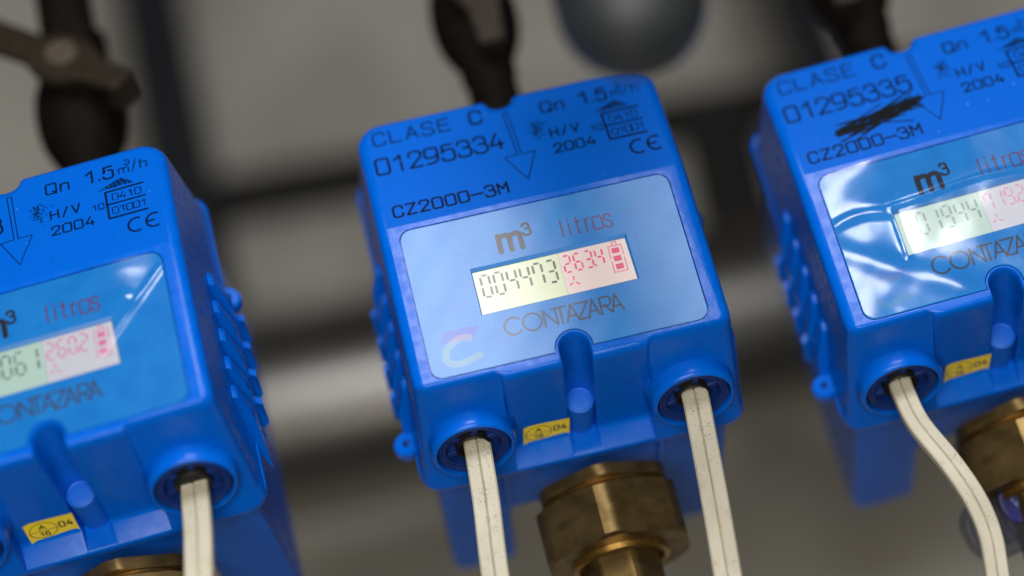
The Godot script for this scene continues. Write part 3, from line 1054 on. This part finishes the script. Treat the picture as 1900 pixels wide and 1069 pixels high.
func ball_valve(at: Vector3, lever_turn: float, yaw: float, up_tilt: float, label: String) -> Node3D:
	var o := thing("ball_valve", at, label, "valve", "valves above the meters")
	o.rotation = Vector3(0, yaw, 0)
	var b := Buf.new()
	lathe(b, [Vector2(6.5, -52), Vector2(7.8, -50), Vector2(7.8, -24), Vector2(8.6, -22), Vector2(8.6, -17.5), Vector2(10.4, -14), Vector2(12.4, -9.5), Vector2(13.5, -4), Vector2(13.7, 2), Vector2(13.0, 8), Vector2(11.2, 13.5), Vector2(9.4, 16)], Transform3D(), 48)
	part("body", mesh_of(b, 35), mats.valve, o)
	b = Buf.new()
	hexagon(b, 20, 15.5, 29, 0.06, 5.0, Transform3D(), .2)
	part("hex_end", mesh_of(b, 24), mats.valve, o)
	b = Buf.new()
	lathe(b, [Vector2(8.5, 28.5), Vector2(8.5, 160)], Transform3D(), 32)
	part("riser_pipe", mesh_of(b, 35), mats.valve, o)
	# stem boss and lever face forwards and up
	var f := Transform3D(Basis(Vector3.RIGHT, up_tilt), Vector3(0, 5, 0))
	b = Buf.new()
	lathe(b, [Vector2(7.0, 6), Vector2(7.0, 15.5), Vector2(6.4, 16.2), Vector2(5.0, 16.4), Vector2(0, 16.4)], f * Transform3D(Basis(Vector3.RIGHT, PI / 2), Vector3.ZERO), 36)
	part("stem", mesh_of(b, 35), mats.valve, o)
	var lf := f * Transform3D(Basis(Vector3(0, 0, 1), lever_turn), Vector3(0, 0, 16.5))
	b = Buf.new()
	var ol := []
	for p in [Vector2(22.5, 3.6), Vector2(23.2, 2.0), Vector2(23.2, -3.6), Vector2(22.2, -4.6), Vector2(11.0, -5.0), Vector2(5.0, -8.3), Vector2(0, -9.4), Vector2(-5.0, -8.3), Vector2(-11.0, -5.4), Vector2(-64, -6.5), Vector2(-66, -3.5), Vector2(-66, 3.5), Vector2(-64, 6.5), Vector2(-11, 5.4), Vector2(-5, 8.3), Vector2(0, 9.4), Vector2(5.0, 8.3), Vector2(11, 5.0)]:
		ol.append(p)
	slab(b, ol, 0.0, 3.4, 0.7, lf)
	var lv := part("lever", mesh_of(b, 30), mats.lever, o)
	b = Buf.new()
	slab(b, [Vector2(18.6, -4.0), Vector2(18.6, 3.4), Vector2(22.9, 3.4), Vector2(22.9, -4.0)], -7.5, 0.2, 0.6, lf)
	part("stop", mesh_of(b, 30), mats.lever, lv)
	b = Buf.new()
	var disc := []
	for i in 28:
		var a := -TAU * i / 28
		disc.append(Vector2(cos(a), sin(a)) * 4.9)
	for s in [-1.0, 1.0]:   # screw head in two halves either side of its slot
		var hd := Geometry2D.intersect_polygons(PackedVector2Array(disc), PackedVector2Array([Vector2(-6, .55 * s), Vector2(-6, 6 * s), Vector2(6, 6 * s), Vector2(6, .55 * s)]))
		for h in hd:
			var g := Array(h)
			if not Geometry2D.is_polygon_clockwise(h):
				g.reverse()
			g.reverse()
			slab(b, g, 3.3, 5.3, 0.0, lf * Transform3D(Basis(Vector3(0, 0, 1), 1.1), Vector3.ZERO))
	lathe(b, [Vector2(4.9, 3.3), Vector2(4.9, 4.2), Vector2(0, 4.2)], lf * Transform3D(Basis(Vector3.RIGHT, PI / 2), Vector3.ZERO), 28)
	part("screw", mesh_of(b, 30), mats.screw, lv)
	return o

var cables := 0
func cable(path: Array, width: float, label: String) -> void:
	var b := Buf.new()
	var w := width / 2.0
	var h := 1.6
	var sec := [Vector2(-w, -h + .45), Vector2(-w + .4, -h), Vector2(-.3, -h), Vector2(0, -h + .55), Vector2(.3, -h), Vector2(w - .4, -h), Vector2(w, -h + .45), Vector2(w, h - .45), Vector2(w - .4, h), Vector2(.42, h), Vector2(0, h - .42), Vector2(-.42, h), Vector2(-w + .4, h), Vector2(-w, h - .45)]
	sweep(b, sec, path, Vector3(1, 0.03, 0.05))
	for i in b.uv.size():
		b.uv[i].y += cables * 0.085
	cables += 1
	var o := part(numbered("flat_cable"), mesh_of(b, 38), mats.cable, self)
	tag(o, label, "cable", "cream flat cables from the meter ports")

func pipe(called: String, a: Vector3, c: Vector3, r: float, mat: Material, label: String, category: String, group := "", kind := "") -> MeshInstance3D:
	var b := Buf.new()
	var y := (c - a).normalized()
	var x := y.cross(Vector3(0, 0, 1)).normalized()
	var l := a.distance_to(c)
	lathe(b, [Vector2(0, 0), Vector2(r - .6, 0), Vector2(r, .6), Vector2(r, l - .6), Vector2(r - .6, l), Vector2(0, l)], Transform3D(Basis(x, y, x.cross(y)), a), 56)
	var o := part(numbered(called), mesh_of(b, 35), mat, self)
	tag(o, label, category, group)
	return o

# ---------------------------------------------------------------- the scene
func _ready() -> void:
	rng.seed = 7
	grain.seed = 11
	grain.frequency = 0.02
	grain.fractal_octaves = 4
	crumple.noise_type = FastNoiseLite.TYPE_SIMPLEX_SMOOTH
	crumple.seed = 23
	crumple.frequency = 0.035
	crumple.fractal_octaves = 2
	# camera, from the pose fitted to the middle meter
	var cam := Camera3D.new()
	cam.name = "camera"
	var R := Basis(Vector3(-0.46329, 0.00736, 0.23359).normalized(), Vector3(-0.46329, 0.00736, 0.23359).length())
	var back := R.transposed()
	cam.transform = Transform3D(back, back * -Vector3(10.309, 3.552, -528.37) * MM)
	cam.near = 0.01
	cam.far = 6.0
	var lens := CameraAttributesPhysical.new()
	lens.frustum_focal_length = 12.0 / (534.5 / 3810.0)
	lens.frustum_focus_distance = 0.529
	lens.exposure_aperture = 3.6
	lens.frustum_near = 0.01
	lens.frustum_far = 6.0
	cam.attributes = lens
	cam.fov = rad_to_deg(2.0 * atan(534.5 / 3810.0))
	add_child(cam)
	cam.current = true
	var env := Environment.new()
	env.background_mode = Environment.BG_COLOR
	env.background_color = Color(0.09, 0.089, 0.087)
	env.tonemap_mode = Environment.TONE_MAPPER_LINEAR
	env.tonemap_exposure = 1.0
	env.sdfgi_enabled = true
	env.ssao_enabled = true
	env.ssil_enabled = true
	var we := WorldEnvironment.new()
	we.name = "environment"
	we.environment = env
	add_child(we)
	# small soft lamp above the camera, whose reflection whitens the middle label
	lamp("upper_lamp", Vector3(28, 318, 690), Vector3(0, 10, 0), Vector2(0.26, 0.23), 0.42, Color(0.98, 0.98, 1.0))
	# large soft light from below the camera
	lamp("front_lamp", Vector3(-90, -300, 610), Vector3(-20, 0, -20), Vector2(0.40, 0.30), 0.44, Color(1.0, 0.975, 0.94))
	make_materials()
	setting()
	meters()
	fittings()

func lamp(called: String, at: Vector3, aim: Vector3, size: Vector2, energy: float, color: Color) -> void:
	var l := AreaLight3D.new()
	l.name = called
	l.area_size = size
	l.area_normalize_energy = true
	l.light_energy = energy
	l.light_color = color
	l.shadow_enabled = true
	l.area_range = 5.0
	l.area_attenuation = 2.0
	l.position = at * MM
	add_child(l)
	l.look_at_from_position(at * MM, aim * MM, Vector3.UP)

func setting() -> void:
	var b := Buf.new()
	box(b, Vector3(-2600, -1500, -960), Vector3(2600, 2600, -760))
	var w := part("wall", mesh_of(b, 30), mats.wall, self)
	w.set_meta("kind", "structure")
	w.set_meta("label", "rough beige grey plaster wall out of focus behind the meters")
	var man := pipe("manifold_pipe", Vector3(-1000, 219, -505), Vector3(1000, 180, -505), 54, mats.steel, "thick dull steel manifold pipe running across behind the three meters", "pipe")
	b = Buf.new()
	lathe(b, [Vector2(0, 57), Vector2(4, 56.6), Vector2(7.5, 54.8), Vector2(8.5, 52), Vector2(8.5, 48)], Transform3D(Basis(Vector3.RIGHT, deg_to_rad(55)), Vector3(-84, 201, -505)), 24)
	part("bolt", mesh_of(b, 40), mats.steel, man)
	pipe("cross_bar", Vector3(-128, 371, -560), Vector3(1000, 315, -560), 15, mats.bar, "thin dark cross bar running behind the valves towards the right", "bar")
	pipe("pipe_stub", Vector3(152, 245, -520), Vector3(158, 325, -520), 21, mats.bar, "dark blurred pipe stub rising from the manifold between the middle and right meters", "pipe")
	pipe("support_post", Vector3(-140, 290, -525), Vector3(-140, 1200, -525), 19, mats.post, "dark blue grey upright post between the left and middle valves", "post", "upright posts behind the meters")
	pipe("support_post", Vector3(226, 290, -525), Vector3(226, 1200, -525), 16, mats.post, "dark upright post close to the left of the right valve", "post", "upright posts behind the meters")

func place(q: Array) -> Transform3D:
	var r := Vector3(q[0], q[1], q[2])
	return Transform3D(Basis(r.normalized(), r.length()) if r.length() > 0 else Basis(), Vector3(q[3], q[4], q[5]))

var POSES := [[-0.0561, -0.0497, 0.0295, -130.9, -1.3, 18.5], [0.0, 0.0, 0.0, 0.0, 0.0, 0.0], [0.0017, -0.088, 0.0034, 111.2, -8.0, -3.4]]

func meters() -> void:
	var lid := lid_mesh()
	var shared := shared_parts()
	var info := [["01295333", "001061", "260.2", "blue plastic water meter on the left, reading 061 with a creased clear film"],
		["01295334", "004473", "263.4", "blue plastic water meter in the middle, serial 01295334, display reading 004473"],
		["01295335", "001944", "719.2", "blue plastic water meter on the right with black scribble under its serial number"]]
	for i in 3:
		var t := place(POSES[i])
		var o := make_meter(i, info[i][0], info[i][1], info[i][2], lid, shared)
		o.name = numbered("water_meter")
		o.transform = Transform3D(t.basis, t.origin * MM)
		add_child(o)
		tag(o, info[i][3], "water meter", "blue water meters in a row")

func fittings() -> void:
	brass_union(place(POSES[0]), "brass union below the left meter, only its ringed top in view")
	brass_union(place(POSES[1]), "brass union nut in full view below the middle meter")
	brass_union(place(POSES[2]), "dark brass union below the right meter beside the curved cable")
	ball_valve(Vector3(-121.0, 116.0, -58), -0.72, 0.0, -0.25, "dark valve above the left meter, its lever slanting across with a slotted screw")
	ball_valve(Vector3(3, 124, -64), -PI / 2 + .05, 0.1, 0.1, "blackened valve above the notch of the middle meter")
	ball_valve(Vector3(119, 112, -66), -PI / 2 - .1, -0.2, 0.1, "blackened valve behind the top left edge of the right meter")
	cable([Vector3(-28.2, -30.6, -23.4), Vector3(-28.5, -35.0, -22.6), Vector3(-29.6, -49.6, -21.6), Vector3(-31.7, -69, -21.6), Vector3(-35, -110, -24)], 7.0, "dirty cream flat cable from the left port of the middle meter")
	cable([Vector3(30.0, -30.4, -23.6), Vector3(29.8, -34.6, -22.8), Vector3(28.1, -51, -21.6), Vector3(26.5, -67, -21.8), Vector3(23.9, -90, -22.5), Vector3(20.5, -120, -26)], 7.0, "clean cream flat cable from the right port of the middle meter")
	cable([Vector3(-99.6, -31.0, -4.5), Vector3(-99.7, -35.7, -3.4), Vector3(-100.2, -46.6, -0.6), Vector3(-101.6, -58.7, 1.0), Vector3(-104.0, -73.1, 0.0), Vector3(-106.0, -95.0, -6.0)], 7.0, "straight cream flat cable from the right port of the left meter")
	cable([Vector3(84.2, -38.3, -29.6), Vector3(84.0, -43.2, -28.6), Vector3(84.8, -52.6, -27.4), Vector3(89.1, -64.8, -27.0), Vector3(92.3, -75.4, -28.0), Vector3(93.5, -84.7, -30.0), Vector3(92.2, -95.3, -32.0), Vector3(88.9, -115.0, -37.0)], 5.9, "curving cream flat cable from the left port of the right meter")
	# rounded grip that hangs into the picture close to the lens
	var b := Buf.new()
	var prof := []
	for k in 10:
		var a := PI / 2 * k / 9
		prof.append(Vector2(16.0 * sin(a), -16.0 * cos(a)))
	prof.append(Vector2(16.2, 30)); prof.append(Vector2(16.4, 110)); prof.append(Vector2(15, 116)); prof.append(Vector2(0, 117))
	lathe(b, prof, Transform3D(Basis(Vector3(1, 0, 0), 0.12), Vector3.ZERO), 56)
	var g := part("round_grip", mesh_of(b, 40), mats.grip, self)
	g.position = Vector3(20.4, 0.4, 115) * MM
	tag(g, "blurred dark grey rounded grip hanging in front of the middle meter's top edge", "grip")
	seal_tag()

func seal_tag() -> void:
	var o := thing("seal_tag", Vector3(104.9, -73.4, -62), "clear plastic seal with blue insert behind the curved cable at lower right", "seal")
	o.rotation = Vector3(0.3, 0.0, 0.22)
	var b := Buf.new()
	var pts := rounded(-9.5, -9, 12, 8.5, 7.0)
	slab(b, pts, -3.2, 3.2, 1.2)
	part("clear_shell", mesh_of(b, 40), mats.clear, o)
	b = Buf.new()
	slab(b, rounded(2.5, -3, 14.5, 10, 5.8), 1.0, 3.8, 0.4)
	var ins := part("blue_insert", mesh_of(b, 30), mats.tagblue, o)
	b = Buf.new()
	lathe(b, [Vector2(0, -6), Vector2(1.6, -6), Vector2(1.8, 5.2), Vector2(0, 5.6)], Transform3D(Basis(), Vector3(1.6, 0, 0)), 20)
	part("lock_barrel", mesh_of(b, 35), mats.clear, o)
	var tm := TextMesh.new()
	var f := SystemFont.new()
	f.font_names = PackedStringArray(["Droid Sans"])
	tm.font = f
	tm.text = "CZ"
	tm.font_size = 24
	tm.pixel_size = 0.00013
	tm.depth = 0.0002
	var t := part("lettering", tm, mats.tagink, ins)
	t.position = Vector3(7.0, 4.0, 4.0) * MM
	t.rotation = Vector3(0, 0, -1.3)
